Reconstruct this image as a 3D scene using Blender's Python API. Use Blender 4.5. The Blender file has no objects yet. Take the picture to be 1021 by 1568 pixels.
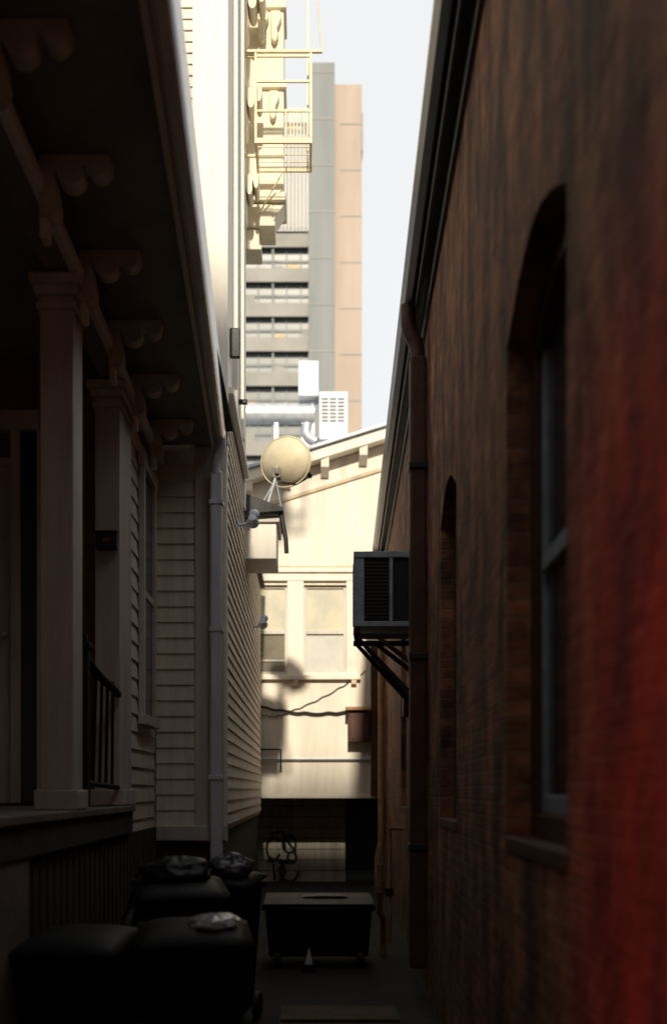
import bpy, bmesh, math, random
from mathutils import Vector, Matrix, noise
random.seed(4)
S=bpy.context.scene
C=bpy.context.collection
S.view_settings.view_transform='Standard'; S.view_settings.look='None'; S.view_settings.exposure=0

# ---------------------------------------------------------------- materials
def mat(name,col,rough=.7,var=.18,scale=3,bump=.15,bscale=30,col2=None,metal=0,spec=.4,streak=False):
    m=bpy.data.materials.new(name); m.use_nodes=True
    n=m.node_tree.nodes; l=m.node_tree.links; b=n['Principled BSDF']
    tc=n.new('ShaderNodeTexCoord')
    mp=n.new('ShaderNodeMapping'); l.new(tc.outputs['Object'],mp.inputs[0])
    if streak: mp.inputs['Scale'].default_value=(3,3,.35)
    nz=n.new('ShaderNodeTexNoise'); nz.inputs['Scale'].default_value=scale; nz.inputs['Detail'].default_value=4; nz.inputs['Roughness'].default_value=.65
    l.new(mp.outputs[0],nz.inputs['Vector'])
    cr=n.new('ShaderNodeValToRGB'); l.new(nz.outputs[0],cr.inputs[0])
    c2=col2 if col2 else tuple(c*(1-var*1.6) for c in col)
    c1=tuple(min(1,c*(1+var*.4)) for c in col)
    cr.color_ramp.elements[0].position=.3; cr.color_ramp.elements[1].position=.62
    cr.color_ramp.elements[0].color=(*c2,1); cr.color_ramp.elements[1].color=(*c1,1)
    l.new(cr.outputs[0],b.inputs['Base Color'])
    b.inputs['Roughness'].default_value=rough; b.inputs['Metallic'].default_value=metal
    b.inputs['Specular IOR Level'].default_value=spec
    if bump>0:
        n2=n.new('ShaderNodeTexNoise'); n2.inputs['Scale'].default_value=bscale; n2.inputs['Detail'].default_value=2
        l.new(tc.outputs['Object'],n2.inputs['Vector'])
        bp=n.new('ShaderNodeBump'); bp.inputs['Strength'].default_value=bump; bp.inputs['Distance'].default_value=.01
        l.new(n2.outputs[0],bp.inputs['Height']); l.new(bp.outputs[0],b.inputs['Normal'])
    return m

def brickmat(name,c1,c2,mortar,axis='Y',scale=1.0,red=False,bumpd=.012):
    m=bpy.data.materials.new(name); m.use_nodes=True
    n=m.node_tree.nodes; l=m.node_tree.links; b=n['Principled BSDF']
    tc=n.new('ShaderNodeTexCoord'); sp=n.new('ShaderNodeSeparateXYZ'); l.new(tc.outputs['Object'],sp.inputs[0])
    cb=n.new('ShaderNodeCombineXYZ'); l.new(sp.outputs[axis],cb.inputs[0]); l.new(sp.outputs['Z'],cb.inputs[1])
    dn=n.new('ShaderNodeTexNoise'); dn.inputs['Scale'].default_value=9; l.new(tc.outputs['Object'],dn.inputs['Vector'])
    ad=n.new('ShaderNodeVectorMath'); ad.operation='MULTIPLY_ADD'; l.new(dn.outputs['Color'],ad.inputs[0]); ad.inputs[1].default_value=(.014,.014,0); l.new(cb.outputs[0],ad.inputs[2])
    bt=n.new('ShaderNodeTexBrick'); l.new(ad.outputs[0],bt.inputs['Vector'])
    bt.inputs['Scale'].default_value=scale; bt.inputs['Brick Width'].default_value=.21; bt.inputs['Row Height'].default_value=.072
    bt.inputs['Mortar Size'].default_value=.007; bt.inputs['Mortar Smooth'].default_value=.3
    bt.inputs['Color1'].default_value=(*c1,1); bt.inputs['Color2'].default_value=(*c2,1); bt.inputs['Mortar'].default_value=(*mortar,1)
    mpp=n.new('ShaderNodeMapping'); mpp.inputs['Rotation'].default_value=(math.radians(-35),0,0); mpp.inputs['Scale'].default_value=(1,1.9,.75); l.new(tc.outputs['Object'],mpp.inputs[0])  # slanted noise: brick staining plus mottled light put into the colour
    nz=n.new('ShaderNodeTexNoise'); nz.inputs['Scale'].default_value=1.9; nz.inputs['Detail'].default_value=6; nz.inputs['Roughness'].default_value=.66
    l.new(mpp.outputs[0],nz.inputs['Vector'])
    cr=n.new('ShaderNodeValToRGB'); l.new(nz.outputs[0],cr.inputs[0]); cr.color_ramp.elements[0].position=.40; cr.color_ramp.elements[1].position=.64
    cr.color_ramp.elements[0].color=(.22,.18,.17,1); cr.color_ramp.elements[1].color=(1.6,1.3,1.02,1)
    mx=n.new('ShaderNodeMix'); mx.data_type='RGBA'; mx.blend_type='MULTIPLY'; mx.inputs[0].default_value=1
    l.new(bt.outputs['Color'],mx.inputs[6]); l.new(cr.outputs[0],mx.inputs[7])
    out=mx.outputs[2]
    if red:  # red light-leak cast mixed into the brick colour, low near end
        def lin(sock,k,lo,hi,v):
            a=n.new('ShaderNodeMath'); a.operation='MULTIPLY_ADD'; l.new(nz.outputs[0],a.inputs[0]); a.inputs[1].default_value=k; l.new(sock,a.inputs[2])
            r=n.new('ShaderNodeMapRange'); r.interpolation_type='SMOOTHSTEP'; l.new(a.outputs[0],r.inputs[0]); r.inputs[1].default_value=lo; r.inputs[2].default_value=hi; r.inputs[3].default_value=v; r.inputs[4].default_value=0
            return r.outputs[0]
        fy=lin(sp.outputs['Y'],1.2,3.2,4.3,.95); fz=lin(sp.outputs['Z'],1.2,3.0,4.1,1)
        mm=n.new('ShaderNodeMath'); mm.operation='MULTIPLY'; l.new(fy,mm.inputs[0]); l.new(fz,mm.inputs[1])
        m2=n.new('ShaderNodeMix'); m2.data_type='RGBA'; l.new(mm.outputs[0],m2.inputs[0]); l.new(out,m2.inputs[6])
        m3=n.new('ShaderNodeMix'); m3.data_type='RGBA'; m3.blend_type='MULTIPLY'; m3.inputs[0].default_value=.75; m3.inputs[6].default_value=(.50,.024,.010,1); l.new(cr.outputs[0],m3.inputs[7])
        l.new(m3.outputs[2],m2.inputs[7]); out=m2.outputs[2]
    l.new(out,b.inputs['Base Color']); b.inputs['Roughness'].default_value=.85
    bh=n.new('ShaderNodeMath'); bh.operation='MULTIPLY_ADD'; l.new(bt.outputs['Fac'],bh.inputs[0]); bh.inputs[1].default_value=-1
    n3=n.new('ShaderNodeTexNoise'); n3.inputs['Scale'].default_value=14; n3.inputs['Detail'].default_value=3; l.new(tc.outputs['Object'],n3.inputs['Vector']); l.new(n3.outputs[0],bh.inputs[2])
    bp=n.new('ShaderNodeBump'); bp.inputs['Strength'].default_value=.9; bp.inputs['Distance'].default_value=bumpd; l.new(bh.outputs[0],bp.inputs['Height']); l.new(bp.outputs[0],b.inputs['Normal'])
    return m

M={}
M['white']=mat('white_paint',(.80,.76,.68),.5,.08,2,.1,40,streak=True)
M['clap']=mat('clapboard_paint',(.76,.70,.59),.55,.14,2.5,.12,40,streak=True)
M['cream']=mat('cream_paint',(.82,.74,.56),.55,.08,3,.1,40)
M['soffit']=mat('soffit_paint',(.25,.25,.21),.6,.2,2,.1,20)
M['bracket']=mat('bracket_paint',(.55,.52,.44),.45,.2,4,.1,30)
M['trim']=mat('grey_white_trim',(.60,.57,.53),.5,.15,2,.1,30,streak=True)
M['gutterw']=mat('gutter_enamel',(.86,.88,.90),.22,.06,2,0,30,spec=.9)
M['dspout']=mat('downspout_paint',(.66,.71,.78),.3,.12,3,0,30,streak=True,spec=.7)
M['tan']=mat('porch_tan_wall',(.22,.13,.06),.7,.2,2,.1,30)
M['dark']=mat('dark_iron',(.02,.02,.022),.45,.2,8,.1,30)
M['found']=mat('foundation_concrete',(.055,.046,.038),.9,.25,3,.5,18)
M['deck']=mat('deck_paint',(.20,.18,.155),.7,.25,3,.3,20)
M['stucco']=mat('stucco',(.84,.78,.68),.85,.12,1.3,.5,50,streak=True)
M['stucco2']=mat('stucco_trim',(.88,.82,.72),.75,.08,2,.2,40)
M['sill']=mat('ochre_trim',(.62,.50,.34),.75,.15,3,.2,40)
M['shade']=mat('window_shade',(.62,.58,.45),.3,.10,2.2,0,col2=(.46,.46,.41),spec=.6)
M['shadeb']=mat('window_blind_pale',(.60,.60,.56),.4,.08,2.5,0,spec=.6)
M['shade2']=mat('window_dim_glass',(.24,.22,.17),.15,.2,2,0,spec=.8)
M['glass']=mat('dark_glass',(.03,.035,.04),.06,.2,2,0,spec=.9)
M['glassb']=mat('sky_glass',(.04,.05,.06),.12,.2,2,0,spec=.6)
M['gdark']=mat('dark_gutter_paint',(.028,.036,.046),.4,.2,4,.1,30)
M['brown']=mat('brown_pipe_paint',(.08,.032,.017),.55,.25,4,.1,30)
M['rust']=mat('ochre_pipe',(.34,.18,.08),.6,.3,6,.2,30)
M['fe']=mat('fire_escape_paint',(.78,.66,.44),.5,.12,8,.1,40)
M['conc']=mat('tower_concrete',(.26,.275,.28),.85,.12,.12,.1,2,streak=True)
M['conc2']=mat('tower_tan_brick',(.46,.375,.31),.85,.12,.1,.1,2,streak=True)
M['concl']=mat('tower_balcony',(.33,.325,.30),.85,.12,.2,.1,2)
M['tglass']=mat('tower_glass',(.10,.12,.13),.35,.4,.35,0,spec=.4,col2=(.15,.165,.17))  # base colour lightened to stand in for aerial haze
M['curt']=mat('tower_curtain',(.58,.44,.26),.6,.2,2,0)
M['metal']=mat('galvanized',(.55,.58,.62),.4,.15,5,.08,20,metal=.5)
M['metalw']=mat('white_metal',(.66,.71,.78),.45,.08,5,.05,20)
M['dish']=mat('dish_paint',(.68,.60,.43),.5,.1,4,.05,30)
M['acblue']=mat('ac_case',(.30,.38,.43),.45,.2,6,.1,40)
M['bag']=mat('bag_plastic',(.008,.008,.009),.5,.3,5,.3,14,spec=.3)
M['bagg']=mat('bag_grey_plastic',(.06,.062,.065),.35,.3,5,.3,14,spec=.5)
M['bagw']=mat('glint_bag_plastic',(.50,.52,.55),.2,.3,9,.3,14,col2=(.05,.05,.05),spec=.8)  # pale mottled base colour stands in for a glint on the bag
M['bin']=mat('bin_plastic',(.009,.009,.009),.7,.3,5,.25,22,spec=.15)
M['lid']=mat('bin_lid_plastic',(.010,.010,.010),.6,.3,5,.2,12,spec=.2)
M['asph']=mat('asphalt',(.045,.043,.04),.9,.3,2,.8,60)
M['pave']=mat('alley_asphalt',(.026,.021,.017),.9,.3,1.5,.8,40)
M['wood']=mat('old_plywood',(.065,.045,.028),.8,.3,3,.4,30)
M['ink']=mat('spray_paint',(.012,.012,.02),.5,.1,5,0)
M['block']=mat('painted_block_wall',(.54,.49,.41),.85,.25,2,.4,40,streak=True)
M['black']=mat('black_rubber',(.01,.01,.01),.6,.1,5,0)
M['redp']=mat('red_plastic',(.30,.03,.02),.5,.1,5,0)
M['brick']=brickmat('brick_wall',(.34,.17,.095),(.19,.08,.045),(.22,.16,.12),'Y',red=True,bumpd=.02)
M['brickb']=brickmat('brick_facade',(.36,.18,.11),(.26,.11,.07),(.3,.26,.2),'X')
M['roof']=mat('roof_shingle',(.07,.07,.07),.9,.3,4,.6,20)

# ---------------------------------------------------------------- builders
def empty(name,loc=(0,0,0),rz=0):
    e=bpy.data.objects.new(name,None); e.location=loc; e.rotation_euler=(0,0,rz); e.empty_display_size=.3; C.objects.link(e); return e
def obj(name,bm,m,parent=None,bevel=0,smooth=False):
    me=bpy.data.meshes.new(name); bmesh.ops.recalc_face_normals(bm,faces=bm.faces); bm.to_mesh(me); bm.free()
    o=bpy.data.objects.new(name,me); C.objects.link(o)
    for x in (m if isinstance(m,list) else [m]): me.materials.append(x)
    if parent: o.parent=parent
    if smooth:
        for p in me.polygons: p.use_smooth=True
    if bevel:
        b=o.modifiers.new('bevel','BEVEL'); b.width=bevel; b.segments=2; b.limit_method='ANGLE'
    return o
def addbox(bm,x0,x1,y0,y1,z0,z1,mi=0):
    v=[bm.verts.new((x,y,z)) for z in (z0,z1) for y in (y0,y1) for x in (x0,x1)]
    for f in ((0,1,3,2),(4,6,7,5),(0,4,5,1),(2,3,7,6),(0,2,6,4),(1,5,7,3)):
        fc=bm.faces.new([v[i] for i in f]); fc.material_index=mi
def box(name,x0,x1,y0,y1,z0,z1,m,parent=None,bevel=.006):
    bm=bmesh.new(); addbox(bm,x0,x1,y0,y1,z0,z1); return obj(name,bm,m,parent,bevel)
def boxes(name,lst,m,parent=None,bevel=0):
    bm=bmesh.new()
    for b in lst: addbox(bm,*b)
    return obj(name,bm,m,parent,bevel)
def prism(name,pts,axis,a0,a1,m,parent=None,bevel=0):
    """pts 2-D: axis X -> (y,z); Y -> (x,z); Z -> (x,y)"""
    bm=bmesh.new()
    def P(p,a): return {'X':(a,p[0],p[1]),'Y':(p[0],a,p[1]),'Z':(p[0],p[1],a)}[axis]
    A=[bm.verts.new(P(p,a0)) for p in pts]; B=[bm.verts.new(P(p,a1)) for p in pts]
    bm.faces.new(A); bm.faces.new(B[::-1]); n=len(pts)
    for i in range(n): bm.faces.new((A[i],A[(i+1)%n],B[(i+1)%n],B[i]))
    return obj(name,bm,m,parent,bevel)
def tube(name,paths,r,m,parent=None,cyclic=False,smooth=False):
    cu=bpy.data.curves.new(name,'CURVE'); cu.dimensions='3D'; cu.bevel_depth=r; cu.bevel_resolution=3
    if not isinstance(paths[0][0],(tuple,list)): paths=[paths]
    for pts in paths:
        s=cu.splines.new('BEZIER' if smooth else 'POLY')
        if smooth:
            s.bezier_points.add(len(pts)-1)
            for p,c in zip(s.bezier_points,pts): p.co=c; p.handle_left_type=p.handle_right_type='AUTO'
        else:
            s.points.add(len(pts)-1)
            for p,c in zip(s.points,pts): p.co=(*c,1)
        s.use_cyclic_u=cyclic
    cu.use_fill_caps=True
    o=bpy.data.objects.new(name,cu); C.objects.link(o); cu.materials.append(m)
    dg=bpy.context.evaluated_depsgraph_get(); me=bpy.data.meshes.new_from_object(o.evaluated_get(dg)); bpy.data.objects.remove(o)
    o=bpy.data.objects.new(name,me); C.objects.link(o)
    for p in me.polygons: p.use_smooth=True
    if parent: o.parent=parent
    return o
def boards(name,axis,a0,a1,base,sgn,z0,z1,exp,m,parent):
    bm=bmesh.new(); z=z0; k=.02
    def V(a,o,z): return bm.verts.new((a,base+sgn*o,z) if axis=='X' else (base+sgn*o,a,z))
    while z<z1-1e-4:
        t=min(z+exp,z1); j=random.uniform(-.0015,.0015)
        q=[V(a0,k+j,z),V(a1,k+j,z),V(a1,.003,t),V(a0,.003,t)]; bm.faces.new(q)
        u=[V(a0,0,z),V(a1,0,z)]; bm.faces.new([u[0],u[1],q[1],q[0]]); z=t
    me=bpy.data.meshes.new(name); bm.to_mesh(me); bm.free(); o=bpy.data.objects.new(name,me); C.objects.link(o); me.materials.append(m); o.parent=parent; return o
def cut(o,cutters):
    for c in cutters:
        md=o.modifiers.new('b','BOOLEAN'); md.operation='DIFFERENCE'; md.solver='EXACT'; md.object=c
    dg=bpy.context.evaluated_depsgraph_get(); me=bpy.data.meshes.new_from_object(o.evaluated_get(dg))
    o.modifiers.clear(); o.data=me
    for c in cutters: bpy.data.objects.remove(c)

# ---------------------------------------------------------------- ground
bm=bmesh.new(); addbox(bm,-600,600,-600,900,-.3,0); obj('ground',bm,M['asph'])
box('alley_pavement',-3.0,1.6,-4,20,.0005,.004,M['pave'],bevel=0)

# ---------------------------------------------------------------- white porch house (left)
H=empty('white_porch_house')
box('block_core',-9,-.80,10.02,13.1,1.3,15.5,M['clap'],H,0)
box('lower_wing_core',-9,-.80,13.1,17.8,1.3,5.15,M['clap'],H,0)
box('foundation_wall',-9,-.83,10.0,17.8,0,1.3,M['found'],H)
boards('lower_front_clapboards','X',-1.44,-1.07,10.0,-1,1.36,4.95,.15,M['clap'],H)
boards('upper_front_clapboards','X',-4.0,-1.09,10.0,-1,5.3,15.4,.108,M['clap'],H)
boards('side_clapboards_low','Y',10.16,13.08,-.80,1,1.36,5.6,.12,M['clap'],H)
box('side_panel',-.80,-.783,10.16,12.95,5.6,15.4,M['white'],H,0)
boards('wing_side_clapboards','Y',13.1,17.8,-.80,1,1.36,5.1,.12,M['clap'],H)
box('corner_board_lower',-1.07,-.80,9.965,10.02,1.2,4.98,M['trim'],H)
box('corner_board_upper',-1.09,-.752,9.955,10.02,5.0,15.4,M['white'],H)
box('corner_board_side',-.80,-.768,10.02,10.16,1.2,15.4,M['white'],H)
box('added_sun_strip_a',-.80,-.725,10.95,11.07,5.62,15.4,M['white'],H,.008)  # this and the next strip are added so the side catches sun
box('added_sun_strip_b',-.80,-.700,11.62,11.76,5.62,15.4,M['white'],H,.008)
box('belt_mould',-.80,-.715,10.165,12.94,5.56,5.63,M['white'],H,.008)
box('corner_board_rear',-.80,-.765,12.95,13.1,5.2,15.4,M['white'],H)
box('water_table',-1.44,-.76,9.93,10.0,1.22,1.36,M['trim'],H)
box('bay_core',-3,-1.47,8.1,10,1.3,5.0,M['clap'],H,0)
boards('bay_clapboards','Y',8.42,9.98,-1.47,1,1.3,4.75,.15,M['clap'],H)
W=[(-1.45,-1.40,9.0,9.08,2.35,4.5),(-1.45,-1.40,9.66,9.74,2.35,4.5),(-1.45,-1.395,8.96,9.78,4.5,4.62),(-1.45,-1.37,8.96,9.78,2.27,2.35),(-1.45,-1.415,9.08,9.66,3.4,3.46)]
boxes('bay_window_frame',W,M['trim'],H,.004)
box('bay_window_glass',-1.447,-1.43,9.08,9.66,2.36,4.5,M['glassb'],H,0)
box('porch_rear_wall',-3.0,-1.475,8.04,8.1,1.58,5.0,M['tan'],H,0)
box('door_panel',-3.0,-2.26,7.99,8.04,1.6,4.18,M['trim'],H)
boxes('door_frame',[(-2.26,-2.19,7.96,8.04,1.6,4.45),(-3,-2.04,7.95,8.04,4.45,4.6),(-2.06,-2.0,7.96,8.04,1.6,4.45),(-3,-2.26,7.965,8.04,4.18,4.24)],M['trim'],H,.005)
box('door_sidelight',-2.19,-2.06,8.0,8.04,1.6,4.45,M['glass'],H,0)
boxes('door_raised_panels',[(-2.9,-2.36,7.975,7.99,1.75,2.7),(-2.9,-2.36,7.975,7.99,2.9,4.05)],M['white'],H,.01)
bm=bmesh.new(); bmesh.ops.create_uvsphere(bm,u_segments=12,v_segments=8,radius=.035,matrix=Matrix.Translation((-2.31,7.94,2.88))); obj('door_knob',bm,M['metal'],H,smooth=True)
box('porch_deck',-3.0,-1.37,1.8,8.35,1.53,1.58,M['deck'],H,.008)
box('deck_fascia',-1.43,-1.39,1.8,8.35,1.36,1.53,M['found'],H)
boxes('porch_skirt_slats',[(-1.45,-1.42,1.9+i*.16,1.9+i*.16+.12,.05,1.355) for i in range(50)],M['found'],H,.003)
box('skirt_backing',-1.50,-1.46,1.8,9.95,0,1.355,M['dark'],H,0)
box('porch_pier',-1.62,-1.40,4.62,5.27,0,1.525,M['deck'],H,.01)
def column(x0,x1,y0,y1,z0,z1,name):
    c=[(x0,x1,y0,y1,z0+.12,z1-.2),(x0-.03,x1+.03,y0-.03,y1+.03,z0,z0+.12),(x0-.02,x1+.02,y0-.02,y1+.02,z1-.2,z1-.16),(x0-.03,x1+.03,y0-.03,y1+.03,z1-.12,z1-.06),(x0-.055,x1+.055,y0-.055,y1+.055,z1-.06,z1),(x0,x1,y0,y1,z1-.16,z1-.12)]
    boxes(name,c,M['trim'],H,.008)
column(-1.60,-1.40,6.26,6.52,1.582,4.785,'porch_column')
column(-1.60,-1.40,2.3,2.56,1.582,4.785,'porch_column_near')
column(-1.60,-1.41,7.88,8.40,1.585,4.785,'corner_pilaster')
box('porch_beam',-1.56,-1.42,1.5,9.98,4.80,4.97,M['soffit'],H,.008)
box('beam_bead',-1.42,-1.355,1.5,9.96,4.79,4.88,M['gutterw'],H,.018)
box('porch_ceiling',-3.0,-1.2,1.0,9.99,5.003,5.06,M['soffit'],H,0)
def gx(y): return -.62-(y-4)*.0383
bm=bmesh.new()
a=[(-1.3,1.0),(gx(1)-.03,1.0),(gx(10)-.03,9.95),(-1.3,9.95)]
v1=[bm.verts.new((x,y,4.995)) for x,y in a]; v2=[bm.verts.new((x,y,5.12)) for x,y in a]
bm.faces.new(v1);bm.faces.new(v2[::-1])
for i in range(4): bm.faces.new((v1[i],v1[(i+1)%4],v2[(i+1)%4],v2[i]))
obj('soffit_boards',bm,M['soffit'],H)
prism('porch_roof',[(-3,5.6),(-.7,5.15),(-.7,5.12),(-3,5.06)],'Y',1.0,9.95,M['roof'],H)
def along(name,prof,m,y0=1.0,y1=9.93):
    bm=bmesh.new(); A=[bm.verts.new((gx(y0)+p[0],y0,p[1])) for p in prof]; B=[bm.verts.new((gx(y1)+p[0],y1,p[1])) for p in prof]
    n=len(prof)
    bm.faces.new(A); bm.faces.new(B[::-1])
    for i in range(n): bm.faces.new((A[i],A[(i+1)%n],B[(i+1)%n],B[i]))
    return obj(name,bm,m,H)
along('fascia_board',[(-.06,4.95),(-.03,4.95),(-.03,5.16),(-.06,5.16)],M['white'])
along('gutter',[(-.029,5.00),(.01,4.97),(.04,4.965),(.06,4.975),(.072,5.00),(.078,5.03),(.08,5.26),(.07,5.265),(-.029,5.20)],M['gutterw'])
def scroll_profile(L,h):
    pts=[(0,0),(L,0),(L,-.04)]
    for i in range(0,9):
        t=-math.pi*i/8; pts.append((L-.055+.055*math.cos(t)*.95,-.045+.055*math.sin(t)))
    pts+=[(L-.13,-.055)]
    for i in range(0,9):
        t=-math.pi*.15-math.pi*.85*i/8; pts.append((L*.44+.07*math.cos(t),-.07+.075*math.sin(t)))
    pts+=[(L*.22,-.10)]
    for i in range(0,7):
        t=math.pi*.1-math.pi*.7*i/6; pts.append((.045+.05*math.cos(t),-h+.06+.06*math.sin(t)))
    pts+=[(0,-h)]
    return pts
for i,y in enumerate([2.6,3.55,4.5,5.45,6.4,7.35,8.3,9.3]):
    p=[(-1.42+.036+a*1.08,4.99+b*1.1) for a,b in scroll_profile(.34,.30)]
    prism('eave_bracket_%d'%i,p,'Y',y-.055,y+.055,M['bracket'],H,.008)
    box('bracket_drop_%d'%i,-1.384,-1.34,y-.05,y+.05,4.56,4.68,M['white'],H,.012)
tube('downspout_elbow',[(gx(9.8)+.03,9.75,5.03),(gx(9.8)+.03,9.82,4.93),(-.865,9.86,4.78),(-.865,9.9,4.65)],.05,M['dspout'],H,smooth=True)
box('downspout',-.915,-.80,9.84,9.96,.45,4.72,M['dspout'],H,.02)
boxes('downspout_straps',[(-.925,-.79,9.83,9.963,z,z+.04) for z in (1.8,3.2,4.4)],M['dspout'],H,.003)
box('wing_eave',-.80,-.39,13.35,14.25,4.66,5.12,M['white'],H,.01)
box('wing_eave_crown',-.80,-.35,13.31,14.3,5.12,5.19,M['trim'],H,.01)
prism('wing_roof',[(-.8,5.46),(-.30,5.28),(-.30,5.24),(-.8,5.20)],'Y',13.2,14.4,M['roof'],H)
prism('eave_return',[(-.78,5.20),(-.33,5.20),(-.78,5.44)],'Y',13.33,13.4,M['white'],H)
prism('wing_main_roof',[(-9,7.4),(-.72,5.2),(-.72,5.155),(-9,5.155)],'Y',13.12,17.85,M['roof'],H)
tube('wing_downspout',[(-.33,13.3,5.22),(-.27,13.3,4.9),(-.26,13.3,4.72)],.03,M['dark'],H)
box('shutter_hook',-.78,-.68,10.6,10.66,6.1,6.4,M['dark'],H,.01)
box('wire_bracket',-.78,-.64,11.2,11.25,5.85,5.9,M['dark'],H,.01)
# oriel: three stepped boxes, undersides closed with stepped mouldings, no shared planes
boxes('oriel_body',[(-.80,-.29,13.12,13.60,9.14,15.5)],M['cream'],H,.02)
boxes('oriel_step_a',[(-.80,-.43,13.125,13.52,8.82,9.085)],M['cream'],H,.02)
boxes('oriel_step_b',[(-.80,-.60,13.13,13.45,8.54,8.765)],M['cream'],H,.02)
boxes('oriel_mouldings',[(-.8,-.26,13.07,13.64,9.09,9.19),(-.8,-.26,13.07,13.64,10.5,10.58),(-.8,-.26,13.07,13.64,11.5,11.6),(-.8,-.40,13.08,13.56,8.77,8.84),(-.8,-.57,13.09,13.48,8.48,8.545)],M['cream'],H,.015)
prism('oriel_cove',[(-.43,8.86),(-.28,9.085),(-.43,9.085)],'Y',13.135,13.5,M['cream'],H,.004)
for i,z in enumerate([9.15,10.2,11.4]):
    L=[.2,.24,.28][i]
    p=[(-.785+a*L/.34,z+b*1.7) for a,b in scroll_profile(.34,.30)]
    prism('wall_corbel_%d'%i,p,'Y',12.62,12.93,M['cream'],H,.02)
for i,(x,z,s) in enumerate([(-.56,11.45,1.2),(-.40,11.45,1.2),(-.42,10.45,1.1)]):
    p=[(x+a*s,z+b*s) for a,b in [(-.05,0),(.06,0),(.065,-.08),(.045,-.14),(.02,-.19),(.035,-.25),(.02,-.31),(-.01,-.34),(-.04,-.29),(-.045,-.2)]]
    prism('oriel_scroll_%d'%i,p,'Y',13.04,13.12,M['cream'],H,.02)
box('front_body',-9,-3.0,1.0,9.99,0,5.05,M['clap'],H,0)
box('front_body_upper',-9,-3.0,1.0,9.99,5.05,9,M['clap'],H,0)
prism('main_roof',[(-9.3,15.51),(-.6,15.51),(-.6,15.7),(-9.3,15.7)],'Y',9.8,13.7,M['roof'],H)

E=empty('mailbox',(-1.50,7.86,3.56))
box('box_body',-.075,.085,-.09,0,-.06,.07,M['dark'],E,.012)
prism('lid',[(-.11,.07),(0.0,.095),(0,.075),(-.10,.055)],'X',-.08,.09,M['dark'],E,.003)
box('red_label',-.02,.04,-.094,-.088,-.01,.02,M['redp'],E,.002)
E=empty('porch_handrail',(0,0,0))
boxes('newel_post',[(-1.56,-1.47,7.0,7.09,1.582,2.65),(-1.575,-1.455,6.985,7.105,2.65,2.70),(-1.55,-1.48,7.01,7.08,2.70,2.76)],M['black'],E,.012)
tube('handrail',[(-1.50,7.09,2.6),(-1.45,7.3,2.5),(-1.42,7.6,2.45),(-1.42,7.85,2.42)],.03,M['black'],E,smooth=True)
tube('bottom_rail',[(-1.50,7.09,1.75),(-1.42,7.85,1.72)],.02,M['black'],E)
tube('balusters',[[(-1.50+.08*t,7.09+.76*t,1.73),(-1.47+.05*t,7.09+.76*t,2.5)] for t in (.2,.4,.6,.8)],.012,M['black'],E)

# ---------------------------------------------------------------- brick building (right)
rz=-math.atan(.0368)
B=empty('brick_building',(.69,0,0),rz)
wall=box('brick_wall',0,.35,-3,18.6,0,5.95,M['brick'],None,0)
def archcut(y0,y1,z0,zs,rise,depth0=-.2,depth1=.6):
    n=12; pts=[(y0,z0),(y1,z0)]
    for i in range(n+1):
        t=i/n; pts.append((y1+(y0-y1)*t,zs+rise*math.sin(math.pi*t)))
    return prism('c',pts,'X',depth0,depth1,M['brick'])
wins=[(3.26,4.47),(6.5,7.6),(11.9,13.0)]
cut(wall,[archcut(a,b,1.5,3.60,.20) for a,b in wins]); wall.parent=B
for k,(a,b) in enumerate(wins):
    x=.10
    n=12
    arch=[(b+(a-b)*i/n,3.60+.20*math.sin(math.pi*i/n)) for i in range(n+1)]
    inner=[(b-.09+(a-b+.18)*i/n,3.50+.16*math.sin(math.pi*i/n)) for i in range(n+1)]
    prism('window_head_%d'%k,arch+inner[::-1],'X',x,x+.1,M['brown'],B,.004)
    boxes('window_frame_%d'%k,[(x,x+.1,a,a+.09,1.5,3.52),(x,x+.1,b-.09,b,1.5,3.52),(x,x+.1,a+.09,b-.09,1.5,1.6)],M['brown'],B,.006)
    boxes('window_sash_%d'%k,[(x+.03,x+.08,a+.09,a+.14,1.6,3.56),(x+.03,x+.08,b-.14,b-.09,1.6,3.56),(x+.02,x+.08,a+.14,b-.14,2.6,2.67),(x+.03,x+.08,a+.14,b-.14,1.6,1.68)],M['acblue'],B,.006)
    box('window_glass_%d'%k,x+.05,x+.06,a+.1,b-.1,1.6,3.68,M['glassb'],B,0)
    box('window_room_%d'%k,x+.12,x+.2,a-.1,b+.1,1.4,4.0,M['dark'],B,0)
    box('stone_sill_%d'%k,-.006,.10,a-.02,b+.02,1.44,1.503,M['brown'],B,.004)
box('return_wall_rear',.0,8,18.6,18.9,0,5.9,M['brickb'],B,0)
box('interior_block',.4,8,-3,18.6,0,5.9,M['dark'],B,0)
box('soffit',-.085,-.001,-3.2,18.8,5.78,5.82,M['gdark'],B,0)
box('fascia',-.11,-.085,-3.2,18.8,5.72,5.98,M['gdark'],B,.004)
prism('gutter',[(-.111,5.95),(-.111,5.80),(-.14,5.78),(-.19,5.82),(-.21,5.92),(-.215,5.96),(-.20,5.96),(-.19,5.93)],'Y',-3.2,18.8,M['gdark'],B,.004)
box('frieze_board',-.03,0,-3,18.6,5.62,5.78,M['gdark'],B,.004)
prism('roof',[(-.12,5.99),(8,8.6),(8,8.45),(-.08,5.96)],'Y',-3.2,18.8,M['roof'],B)
box('downpipe',-.15,-.01,8.75,8.9,.2,5.35,M['brown'],B,.02)
tube('downpipe_elbow',[(-.16,8.83,5.8),(-.15,8.83,5.6),(-.09,8.83,5.45),(-.08,8.83,5.3)],.065,M['brown'],B,smooth=True)
boxes('downpipe_straps',[(-.16,0,8.73,8.92,z,z+.05) for z in (1.2,2.8,4.4)],M['dark'],B,.004)
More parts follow.
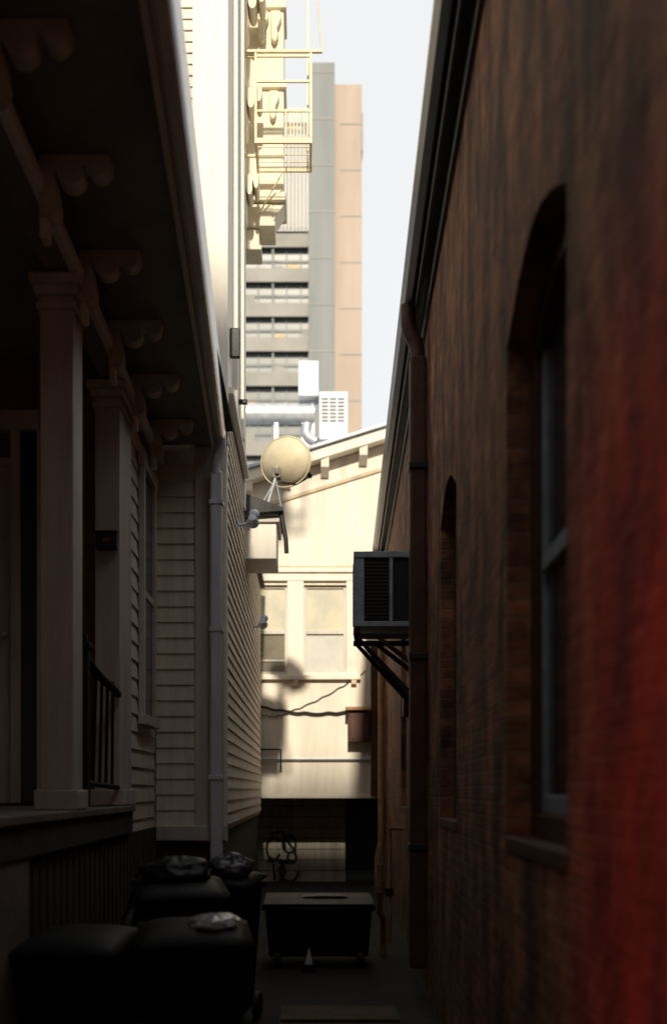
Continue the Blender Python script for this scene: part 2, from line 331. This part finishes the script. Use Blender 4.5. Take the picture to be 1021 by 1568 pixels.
tube('second_downpipe',[(-.1,17.2,4.1),(-.1,17.2,.85),(-.16,17.1,.6),(-.16,17.1,0)],.055,M['rust'],B)
boxes('corner_board',[(-.26,-.12,17.8,17.95,1.6,4.2)],M['brown'],B,.01)
boxes('meter_boxes',[(-.07,0,11.2,11.45,2.5,2.8),(-.06,0,9.6,9.75,1.9,2.2)],M['brown'],B,.01)

A=empty('window_air_conditioner',(.69,0,0),rz)
y0,y1=10.0,10.62; xl,xr=-.60,-.02; z0,z1=3.30,3.97
boxes('case',[(xl,xr,y0+.02,y1,z0,z1-.01)],M['black'],A,.01)
boxes('case_frame',[(xl-.01,xl+.09,y0,y1+.01,z0,z1-.04),(xl-.012,xr,y0-.01,y1+.02,z1-.04,z1+.02),(xl-.012,xr,y0-.002,y1,z0-.03,z0+.02),(xl+.33,xl+.365,y0-.005,y0+.02,z0+.02,z1-.04)],M['acblue'],A,.006)
boxes('grille',[(xl+.09,xl+.33,y0+.012,y0+.022,z0+.05+i*.035,z0+.062+i*.035) for i in range(16)],M['dark'],A)
boxes('side_grille',[(xl-.018,xl-.01,y0+.08,y1-.08,z0+.05+i*.04,z0+.07+i*.04) for i in range(14)],M['dark'],A)
for k,yy in enumerate((y0+.04,y1-.08)):
    prism('strut_%d'%k,[(xl,z0-.12),(xl+.06,z0-.14),(-.0,z0-.80),(-.0,z0-.70)],'Y',yy+.003,yy+.037,M['black'],A,.003)
    boxes('support_rail_%d'%k,[(xl-.01,0,yy,yy+.045,z0-.14,z0-.09),(-.04,0,yy,yy+.04,z0-.85,z0-.03),(xl,xl+.04,yy,yy+.04,z0-.12,z0-.03)],M['black'],A,.003)
    prism('inner_strut_%d'%k,[(xl+.22,z0-.14),(xl+.27,z0-.14),(-.0,z0-.45),(-.0,z0-.38)],'Y',yy+.004,yy+.035,M['brown'],A,.003)
box('support_cross',xl,xl+.05,y0,y1,z0-.088,z0-.035,M['black'],A,.003)

G=empty('gas_pipe',(0,0,0))
tube('riser',[(.74,10.6,.95),(.74,10.6,.45),(.78,10.7,.38),(.78,10.7,0)],.03,M['rust'],G,smooth=False)
tube('riser_back',[(1.0,10.9,1.3),(.86,10.9,1.3),(.86,10.9,.1)],.025,M['rust'],G)
tube('coupling',[(.74,10.6,.66),(.74,10.6,.74)],.045,M['rust'],G)
tube('coupling_low',[(.86,10.9,.6),(.86,10.9,.68)],.04,M['dark'],G)

# ---------------------------------------------------------------- stucco building (end of alley)
U=empty('stucco_building')
def rt(x): return 7.10+(x+.8)*.31
w=prism('front_wall',[(-4,1.64),(4.5,1.64),(4.5,rt(4.5)-.101),(-4,rt(-4)-.101)],'Y',18,18.35,M['stucco'])
cut(w,[box('c',-.88,-.34,17.8,18.5,3.70,5.24,M['stucco']),box('c',-.056,.675,17.8,18.5,3.73,5.24,M['stucco'])]); w.parent=U
bm=bmesh.new(); 
for (x0,x1,ya,yb,za,zb) in [(-4,4.6,17.7,26,-.10,.10)]:
    v=[(x0,ya,rt(x0)+za),(x1,ya,rt(x1)+za),(x1,yb,rt(x1)+za+.3),(x0,yb,rt(x0)+za+.3),(x0,ya,rt(x0)+zb),(x1,ya,rt(x1)+zb),(x1,yb,rt(x1)+zb+.3),(x0,yb,rt(x0)+zb+.3)]
    v=[bm.verts.new(p) for p in v]
    for f in ((0,1,2,3),(4,7,6,5),(0,4,5,1),(3,2,6,7),(0,3,7,4),(1,5,6,2)): bm.faces.new([v[i] for i in f])
obj('roof_eave',bm,M['stucco2'],U,.02)
prism('eave_edge',[(-4,rt(-4)+.104),(4.6,rt(4.6)+.104),(4.6,rt(4.6)+.16),(-4,rt(-4)+.16)],'Y',17.63,17.75,M['metalw'],U,.005)
for i in range(9):
    x=-2.97+i*.655
    prism('eave_bracket_%d'%i,[(17.72,rt(x)-.08),(18,rt(x)-.08),(18,rt(x)-.36),(17.9,rt(x)-.33),(17.76,rt(x)-.24)],'X',x-.07,x+.07,M['stucco2'],U,.008)
prism('rake_mould',[(-4,rt(-4)-.55),(4.5,rt(4.5)-.55),(4.5,rt(4.5)-.49),(-4,rt(-4)-.49)],'Y',17.97,18,M['sill'],U,.004)
boxes('head_cornice',[(-2.5,4,17.90,18,5.44,5.52),(-2.5,4,17.94,18,5.30,5.44)],M['stucco2'],U,.01)
boxes('head_shadow_mould',[(-2.5,4,17.92,17.999,5.52,5.56)],M['sill'],U,.01)
boxes('window_casing',[(-.34,-.056,17.95,18.0,3.68,5.30),(-1.1,-.88,17.95,18,3.68,5.30),(.675,.87,17.95,18,3.68,5.30)],M['stucco2'],U,.008)
boxes('window_sills',[(-1.15,.92,17.90,18.05,3.60,3.68)],M['stucco2'],U,.01)
boxes('sill_brackets',[(-.24,-.15,17.91,18,3.50,3.60),(.76,.85,17.91,18,3.52,3.60),(-1.0,-.92,17.91,18,3.52,3.6)],M['sill'],U,.008)
fr=[]
for a,b,zb in ((-.88,-.34,3.70),(-.056,.675,3.73)):
    fr+=[(a,a+.045,18.06,18.12,zb,5.24),(b-.045,b,18.06,18.12,zb,5.24),(a+.045,b-.045,18.06,18.12,5.19,5.24),(a+.045,b-.045,18.06,18.12,zb,zb+.05),(a+.045,b-.045,18.05,18.12,4.40,4.46)]
boxes('sashes',fr,M['trim'],U,.005)
box('left_upper_blind',-.84,-.38,18.09,18.11,4.46,5.2,M['shade'],U,0)
box('left_lower_pane',-.84,-.38,18.09,18.11,3.74,4.41,M['shade2'],U,0)
box('left_low_bar',-.84,-.38,18.07,18.12,3.93,3.96,M['trim'],U,0)
box('right_upper_blind',-.02,.64,18.09,18.11,4.46,5.2,M['shade'],U,0)
box('right_lower_blind',-.02,.64,18.09,18.11,3.77,4.41,M['shadeb'],U,0)
box('recess_wall',-4,.71,19.4,19.7,0,1.598,M['block'],U,0)
box('recess_wall_far',1.4,4.5,19.4,19.7,0,1.598,M['block'],U,0)
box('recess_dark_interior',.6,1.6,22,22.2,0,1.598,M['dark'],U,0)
box('recess_ceiling',-4,4.5,18.11,22.2,1.60,1.638,M['found'],U,0)
box('lower_lintel',-4,4.5,17.98,18.1,1.56,1.637,M['stucco2'],U,.01)
box('body_back',-4,4.5,22.3,26,0,6.0,M['stucco'],U,0)
box('body_side_l',-4,-3.7,18.35,22.3,1.64,5.9,M['stucco'],U,0)
box('body_side_r',4.2,4.5,18.35,22.3,1.64,5.9,M['stucco'],U,0)
box('waterpipe',-.90,1.1,17.92,17.96,2.22,2.255,M['metal'],U,.01)
tube('bent_pipe',[(-.92,17.93,2.40),(-.45,17.93,2.40),(-.45,17.93,2.05)],.02,M['dark'],U)
tube('recess_conduit',[(-.60,19.38,1.5),(-.60,19.38,.2)],.012,M['trim'],U)
boxes('block_courses',[(-1.0,.71,19.394,19.4,.2*i,.2*i+.012) for i in range(1,8)],M['found'],U)
def circ(cx,cz,rx,rzz,a0=0,a1=360,n=18,y=19.39): return [(cx+rx*math.cos(math.radians(a0+(a1-a0)*i/n)),y,cz+rzz*math.sin(math.radians(a0+(a1-a0)*i/n))) for i in range(n+1)]
gs=[circ(-.62,.62,.13,.2,40,330),circ(-.33,.70,.12,.16),[( -.42,19.39,.82),(-.2,19.39,.55)],[(-.62,19.39,.36),(-.60,19.39,.02)],circ(-.52,.2,.1,.16,-90,90),circ(-.33,.20,.17,.2,60,360),[(-.74,19.39,.38),(-.5,19.39,.40),(-.34,19.39,.34)],[(-.70,19.39,.9),(-.45,19.39,.93),(-.40,19.39,.62)],circ(-.28,.45,.08,.1)]
gr=tube('graffiti',gs,.024,M['ink'],U)

K=empty('utility_cable')
def cab(x0,z0,x1,z1,s,y,n=14): return [(x0+(x1-x0)*i/n,y,z0+(z1-z0)*i/n-s*math.sin(math.pi*i/n)+.012*math.sin(i*2.3)) for i in range(n+1)]
tube('cable_main',[cab(-.85,3.14,1.05,3.10,.10,17.95)],.022,M['black'],K,smooth=True)
tube('cable_thin',[cab(-.30,3.05,1.0,3.75,.06,17.98),cab(-.82,3.02,-.3,3.04,.06,17.97)],.009,M['dark'],K,smooth=True)
Q=empty('electrical_box')
box('body',.70,1.06,17.7,17.95,2.52,3.05,M['brown'],Q,.015)
prism('hood',[(17.62,3.053),(17.97,3.10),(17.97,3.14),(17.62,3.085)],'X',.66,1.09,M['rust'],Q,.004)
box('door',.73,1.03,17.69,17.70,2.57,3.0,M['brown'],Q,.004)

for nm,(x,y,z) in (('security_light',(-.62,11.9,4.78)),('security_light',(-.66,15.6,4.2))):
    L=empty(nm,(x,y,z))
    bm=bmesh.new(); bmesh.ops.create_cone(bm,cap_ends=True,segments=20,radius1=.075,radius2=.04,depth=.13,matrix=Matrix.Rotation(math.radians(75),4,'X')); obj('lamp_head',bm,M['metalw'],L,.006)
    bm=bmesh.new(); bmesh.ops.create_uvsphere(bm,u_segments=16,v_segments=10,radius=.06,matrix=Matrix.Translation((0.02,.03,.07))); obj('sensor',bm,M['metalw'],L,smooth=True)
    tube('arm',[(0,0,0),(-.08,0,-.05),(-.17,0,-.06)],.018,M['metalw'],L)
    box('base_plate',-.19,-.155,-.06,.06,-.12,.0,M['metalw'],L,.005)

# ---------------------------------------------------------------- satellite dish
D=empty('satellite_dish',(-.36,13.75,6.03))
ax=Vector((.48,.84,.22)).normalized(); q=ax.to_track_quat('Z','Y').to_matrix().to_4x4()
bm=bmesh.new(); R=.345; rings=8; seg=36; vs=[]
c=bm.verts.new(q@Vector((0,0,0)))
for i in range(1,rings+1):
    r=R*i/rings; vs.append([bm.verts.new(q@Vector((r*1.10*math.cos(2*math.pi*j/seg),r*.93*math.sin(2*math.pi*j/seg),1.3*r*r))) for j in range(seg)])
for j in range(seg): bm.faces.new((c,vs[0][j],vs[0][(j+1)%seg]))
for i in range(rings-1):
    for j in range(seg): bm.faces.new((vs[i][j],vs[i+1][j],vs[i+1][(j+1)%seg],vs[i][(j+1)%seg]))
o=obj('reflector',bm,M['dish'],D,smooth=True); sm=o.modifiers.new('s','SOLIDIFY'); sm.thickness=.012
tube('rim',[[tuple(q@Vector((R*1.10*math.cos(t*math.pi/18),R*.93*math.sin(t*math.pi/18),1.3*R*R))) for t in range(36)]],.011,M['dish'],D,cyclic=True)
tube('feed_arm',[(.02,-.02,-.28),(.22,.14,-.26),(.42,.2,-.12)],.014,M['dark'],D)
tube('feed_horn',[(.42,.2,-.14),(.35,.16,-.09)],.035,M['dark'],D)
tube('mast',[(-.03,-.14,-.10),(-.06,-.13,-.3),(-.16,-.10,-.62)],.022,M['metal'],D)
boxes('mount_clamp',[(-.10,.02,-.16,-.02,-.26,-.12),(-.055,-.005,-.2,-.16,-.22,-.15)],M['deck'],D,.012)
tube('mount_stays',[[(-.06,-.13,-.3),(-.22,-.1,-.58)],[(-.05,-.13,-.25),(.04,-.05,-.72)]],.010,M['metal'],D)

# ---------------------------------------------------------------- fire escape
F=empty('fire_escape')
fx0,fx1,fy0,fy1,fz=-.62,.06,12.35,12.95,9.36
bars=[]
bars+=[(fx0,fx1,fy0,fy0+.03,fz,fz+.06),(fx0,fx1,fy1-.03,fy1,fz,fz+.06),(fx0,fx0+.03,fy0+.03,fy1-.03,fz,fz+.06),(fx1-.03,fx1,fy0+.03,fy1-.03,fz,fz+.06)]
bars+=[(fx0+.03,fx1-.03,fy0+.12+i*.15,fy0+.13+i*.15,fz+.02,fz+.03) for i in range(3)]
for z in (fz+.37,fz+.72,fz+1.02):
    bars+=[(fx0,fx1,fy0,fy0+.022,z,z+.024),(fx1-.018,fx1,fy0+.022,fy1,z,z+.02)]
for x in (fx0,fx1-.028): bars+=[(x,x+.028,fy0-.004,fy0+.028,fz+.06,fz+1.07)]
bars+=[(fx0+.36,fx0+.38,fy0-.002,fy0+.018,fz+.06,fz+.40)]
bars+=[(fx1-.025,fx1+.003,fy1-.03,fy1,fz+.06,fz+1.10)]
bars+=[(fx0+.42+i*.04,fx0+.43+i*.04,fy0+.003,fy0+.015,fz+.06,fz+.37) for i in range(6)]
bars+=[(fx0-.12,fx1+.12,fy0-.01,fy0+.025,fz+1.07,fz+1.10)]
bars+=[(fx1-.06,fx1-.04,12.6,12.62,fz+.06,14.0),(fx1-.06,fx1-.04,12.90,12.92,fz+.06,14.0)]
bars+=[(fx1-.055,fx1-.043,12.62,12.90,fz+1.2+i*.3,fz+1.215+i*.3) for i in range(10)]
boxes('platform_and_rails',bars,M['fe'],F)
tube('support_braces',[[(fx1+.11,fy0,fz+1.09),(fx1-.02,fy0,fz+2.8)],[(-.30,fy1-.02,fz),(-.62,13.1,8.9)]],.009,M['fe'],F)
boxes('wall_ties',[(-.79,fx0,fy0+.3,fy0+.33,fz+.02,fz+.05),(-.79,fx0,fy0+.032,fy0+.06,fz+1.04,fz+1.065)],M['fe'],F)

# ---------------------------------------------------------------- rooftop ducts on building behind
V=empty('flat_roof_building')
box('walls',-12,9,27,38,0,8.4,M['conc'],V,.05)
box('parapet',-12,9,26.9,27.2,8.4,8.75,M['concl'],V,.02)
R0=empty('rooftop_duct')
d=29
def tz(py,d): return 1.7+(1210-py)*d/1600
zc=tz(634,d); 
bm=bmesh.new(); bmesh.ops.create_cone(bm,cap_ends=True,segments=28,radius1=.28,radius2=.28,depth=4.2,matrix=Matrix.Translation((-1.9,d,zc))@Matrix.Rotation(math.pi/2,4,'Y')); obj('round_duct',bm,M['metal'],R0,smooth=False)
bm=bmesh.new()
for x in (-2.6,-1.6,-.6,.15): bmesh.ops.create_cone(bm,cap_ends=True,segments=28,radius1=.31,radius2=.31,depth=.06,matrix=Matrix.Translation((x,d,zc))@Matrix.Rotation(math.pi/2,4,'Y'))
obj('duct_flanges',bm,M['metal'],R0)
boxes('fan_housing',[(.33,1.12,28.6,29.6,tz(680,d),tz(607,d)),(-.24,.32,28.7,29.4,tz(612,d),tz(558,d))],M['metalw'],R0,.03)
boxes('louvres',[(.40+.22*c,.58+.22*c,28.57,28.6,tz(680,d)+.5+i*.1,tz(680,d)+.54+i*.1) for i in range(7) for c in range(3)],M['conc'],R0)
tube('elbow',[(.0,28.9,zc-.3),(.0,28.9,zc-.62),(.25,28.9,zc-.8)],.15,M['metal'],R0,smooth=True)
boxes('duct_supports',[(-2.2,-2.1,28.9,29.1,8.4,zc-.25),(-.9,-.8,28.9,29.1,8.4,zc-.25),(.35,.45,28.7,28.8,8.4,tz(680,d)),(1.0,1.1,28.7,28.8,8.4,tz(680,d)),(-.15,.2,28.9,29.2,8.4,tz(640,d))],M['metal'],R0)
boxes('equipment_box',[(-.6,-.1,28.2,28.6,8.4,9.9),(-3,.9,29.8,30.2,8.4,10.6)],M['acblue'],R0,.02)

# ---------------------------------------------------------------- tower
T=empty('apartment_tower')
d=100
bm=bmesh.new()
addbox(bm,.15,2.62,d-1.2,d+16,0,tz(108,d))
obj('stair_core',bm,M['conc'],T)
box('side_slab',2.62,5.2,d-.4,d+15,0,tz(132,d),M['conc2'],T,.05)
box('slab_top_plant',4.9,5.5,d+3,d+6,tz(200,d),tz(140,d),M['concl'],T,.05)
boxes('core_joints',[(.14,2.63,d-1.23,d-1.19,8+i*4.4,8.12+i*4.4) for i in range(15)],M['concl'],T)
boxes('slab_joints',[(2.62,5.21,d-.43,d-.39,8+i*4.4,8.14+i*4.4) for i in range(14)],M['concl'],T)
boxes('slab_vertical_joint',[(2.63,3.1,d-.46,d-.41,0,tz(132,d)-.1)],M['conc2'],T)
ztop=tz(165,d)
box('facade_core',-16,.15,d-.1,d+15,0,ztop,M['tglass'],T,0)
fl=[];ra=[];mu=[];cu=[];dk=[]
z=4; k=0
while z<ztop-3:
    fl.append((-16,.14,d-.6,d-.1,z,z+.25))
    ra.append((-16,.12,d-.75,d-.6,z-.15,z+1.15))
    fl.append((-16,.14,d-.2,d-.1,z+1.9,z+2.15))
    for j in range(12):
        x=-15.5+j*1.35
        mu.append((x,x+.12,d-.19,d-.11,z+.25,z+1.9))
        mu.append((x,x+.12,d-.19,d-.11,z+2.15,z+3.15))
        if j%4==1: fl.append((x+.01,x+.2,d-.58,d-.21,z+.25,z+3.2))
        r=random.random()
        if r<.16: cu.append((x+.15,x+1.2,d-.16,d-.11,z+1.2,z+random.uniform(1.5,1.88)))
        elif r<.34: dk.append((x+.22,x+1.1,d-.5,d-.22,z+.26,z+random.uniform(1.3,2.2)))
    z+=3.3; k+=1
boxes('floor_slabs',fl,M['conc'],T); boxes('balcony_parapets',ra,M['concl'],T); boxes('mullions',mu,M['conc'],T); boxes('curtains',cu,M['curt'],T); boxes('balcony_clutter',dk,M['concl'],T)
boxes('roof_screen',[(-3+i*.35,-2.85+i*.35,d-1.0,d-.85,ztop-12,ztop-3) for i in range(9)],M['concl'],T)
box('roof_screen_back',-3.1,.13,d-.85,d-.76,ztop-12.2,ztop-3,M['tglass'],T,0)

Z=empty('unseen_shade_building')  # unseen block behind the camera, height set to shade the lower alley
box('unseen_shade_block',-22,22,-26,-12.5,0,19.0,M['brickb'],Z,0)
box('cornice',-22.3,22.3,-12.6,-12.2,18.8,19.3,M['concl'],Z,.03)
boxes('windows',[(-20+i*2.6,-18.9+i*2.6,-12.5,-12.45,1+j*3.1,2.8+j*3.1) for i in range(16) for j in range(6)],M['glass'],Z)
boxes('window_lintels',[(-20.1+i*2.6,-18.8+i*2.6,-12.5,-12.4,2.82+j*3.1,3.0+j*3.1) for i in range(16) for j in range(5)],M['concl'],Z)

# ---------------------------------------------------------------- rubbish
def bag(name,loc,sx,sy,sz,seed,m,knot=True):
    e=empty(name,loc)
    bm=bmesh.new(); bmesh.ops.create_icosphere(bm,subdivisions=5,radius=1)
    for v in bm.verts:
        p=v.co.copy(); q=p*1.3+Vector((seed*7.3,seed*3.1,seed))
        f=1+.25*noise.noise(q)+.07*noise.noise(q*2.7)
        ang=math.atan2(p.y,p.x)
        f+=.05*math.sin(ang*9+seed)*max(0,p.z)**1.5
        v.co=Vector((p.x*f*sx,p.y*f*sy,max(-.62,p.z*f)*sz+.62*sz))
        if knot and p.z>.86: t=(p.z-.86)/.14; v.co.z+=.35*sz*t*t; v.co.x*=(1-.5*t); v.co.y*=(1-.5*t)
    obj('bag_body',bm,m,e,smooth=True)
    return e
def wheelie(loc,rz,w=.5,dp=.55,h=1.0,openl=0,m='lid'):
    e=empty('wheelie_bin',loc,rz)
    bm=bmesh.new()
    t=[(-w/2,-dp/2),(w/2,-dp/2),(w/2,dp/2),(-w/2,dp/2)]
    lo=[bm.verts.new((x*.78,y*.78,.09)) for x,y in t]; hi=[bm.verts.new((x,y,h-.08)) for x,y in t]
    bm.faces.new(lo); bm.faces.new(hi[::-1])
    for i in range(4): bm.faces.new((lo[i],lo[(i+1)%4],hi[(i+1)%4],hi[i]))
    obj('tub',bm,M['bin'],e,.03)
    boxes('rim',[(-w/2-.02,w/2+.02,-dp/2-.02,dp/2+.02,h-.11,h-.06)],M['bin'],e,.015)
    bm=bmesh.new(); nx=8; ny=8; G=[[None]*(ny+1) for _ in range(nx+1)]
    for i in range(nx+1):
        for j in range(ny+1):
            u=i/nx*2-1; v=j/ny*2-1
            G[i][j]=bm.verts.new((u*(w/2+.03),v*(dp/2+.04),.055*(1-u**4)*(1-v**4)+.02*(v+1)))
    for i in range(nx):
        for j in range(ny): bm.faces.new((G[i][j],G[i+1][j],G[i+1][j+1],G[i][j+1]))
    o=obj('lid',bm,M[m],e,0,True); sm=o.modifiers.new('s','SOLIDIFY'); sm.thickness=.02; o.location=(0,0,h-.05)
    o.rotation_euler=(openl,0,0)
    tube('handle',[(-w/2+.04,dp/2+.02,h-.06),(-w/2+.04,dp/2+.09,h-.04),(w/2-.04,dp/2+.09,h-.04),(w/2-.04,dp/2+.02,h-.06)],.016,M['bin'],e)
    for s in (-1,1):
        bm=bmesh.new(); bmesh.ops.create_cone(bm,cap_ends=True,segments=20,radius1=.1,radius2=.1,depth=.05,matrix=Matrix.Translation((s*(w/2-.03),dp/2-.06,.1))@Matrix.Rotation(math.pi/2,4,'Y')); obj('wheel_%s'%('a' if s<0 else 'b'),bm,M['black'],e,.01)
    return e
wheelie((-.58,5.35,0),.12,.52,.56,1.0)
wheelie((-1.13,5.2,0),-.06,.48,.56,.98)
wheelie((-.80,6.55,0),.2,.52,.58,1.12,.05)
wheelie((-.62,7.6,0),-.15,.5,.55,1.08)
bag('garbage_bag',(-1.15,7.2,.0),.22,.25,.55,2,M['bag'])
bag('garbage_bag',(-.82,6.6,1.12),.22,.2,.10,5,M['bag'],False)
bag('garbage_bag',(-.55,7.5,1.08),.17,.15,.10,6,M['bagg'],False)
bag('garbage_bag',(-.47,5.30,1.0),.13,.14,.045,9,M['bagw'],False)

X=empty('trash_bin')
prism('tub',[(-.36,.12),(.58,.12),(.62,.58),(-.40,.58)],'Y',9.9,10.6,M['bin'],X,.02)
boxes('rim',[(-.43,.65,9.86,10.64,.56,.60)],M['bin'],X,.012)
prism('lid',[(9.85,.605),(10.66,.63),(10.66,.655),(10.2,.655),(9.85,.625)],'X',-.42,.64,M['lid'],X,.012)
boxes('ribs',[(-.25+i*.2,-.22+i*.2,9.87,9.9,.16,.54) for i in range(5)],M['bin'],X,.005)
tube('handle',[(-.2,9.86,.58),(-.2,9.80,.58),(.4,9.80,.58),(.4,9.86,.58)],.014,M['bin'],X)
for xx in (-.28,.5):
    bm=bmesh.new(); bmesh.ops.create_cone(bm,cap_ends=True,segments=20,radius1=.1,radius2=.1,depth=.06,matrix=Matrix.Translation((xx,9.98,.1))@Matrix.Rotation(math.pi/2,4,'Y')); obj('wheel_%d'%(xx>0),bm,M['black'],X,.01)
prism('lid_scraps',[(-.05,.66),(.4,.66),(.36,.672),(.1,.675)],'Y',10.15,10.35,M['deck'],X,.004)
N=empty('folded_paper_sign')
prism('panel_front',[(-.02,0.0),(.05,0.0),(.02,.16)],'Y',9.70,9.705,M['metalw'],N)
prism('panel_back',[(-.02,0.0),(.05,0.0),(.02,.16)],'Y',9.74,9.745,M['metalw'],N)
N.location=(0,0,.08)
boxes('base',[(-.04,.08,9.68,9.78,-.076,0)],M['black'],N,.004)
P=empty('wooden_board')
box('plywood',-.2,.68,7.0,8.1,.005,.03,M['wood'],P,.004)
boxes('batten',[(-.19,.67,7.5,7.58,.03,.055)],M['wood'],P,.004)

# ---------------------------------------------------------------- light
el=math.radians(30); az=math.radians(.7)
sun=bpy.data.lights.new('sun','SUN'); sun.energy=4.4; sun.angle=math.radians(2.0); sun.color=(1,.88,.69)
so=bpy.data.objects.new('sun',sun); C.objects.link(so)
so.rotation_euler=Vector((-math.sin(az)*math.cos(el),math.cos(az)*math.cos(el),-math.sin(el))).to_track_quat('-Z','Y').to_euler()
w=bpy.data.worlds.new('World'); S.world=w; w.use_nodes=True
nt=w.node_tree; bg=nt.nodes['Background']; sk=nt.nodes.new('ShaderNodeTexSky'); sk.sky_type='NISHITA'; sk.sun_disc=False
sk.sun_elevation=el; sk.sun_rotation=math.pi-az; sk.dust_density=4.0; sk.air_density=1.0
mx=nt.nodes.new('ShaderNodeMix'); mx.data_type='RGBA'; mx.inputs[0].default_value=.84
nt.links.new(sk.outputs[0],mx.inputs[6]); mx.inputs[7].default_value=(7.3,7.3,7.2,1)   # bright thin haze over the clear sky
nt.links.new(mx.outputs[2],bg.inputs[0]); bg.inputs[1].default_value=.14

cam=bpy.data.cameras.new('camera'); co=bpy.data.objects.new('camera',cam); C.objects.link(co)
co.location=(0,0,1.7); co.rotation_euler=(math.pi/2,0,0)
cam.lens=36.7; cam.sensor_width=36; cam.shift_x=.0258; cam.shift_y=.2717; cam.clip_end=3000; cam.clip_start=.05
cam.dof.use_dof=True; cam.dof.focus_distance=10.5; cam.dof.aperture_fstop=1.1
S.camera=co
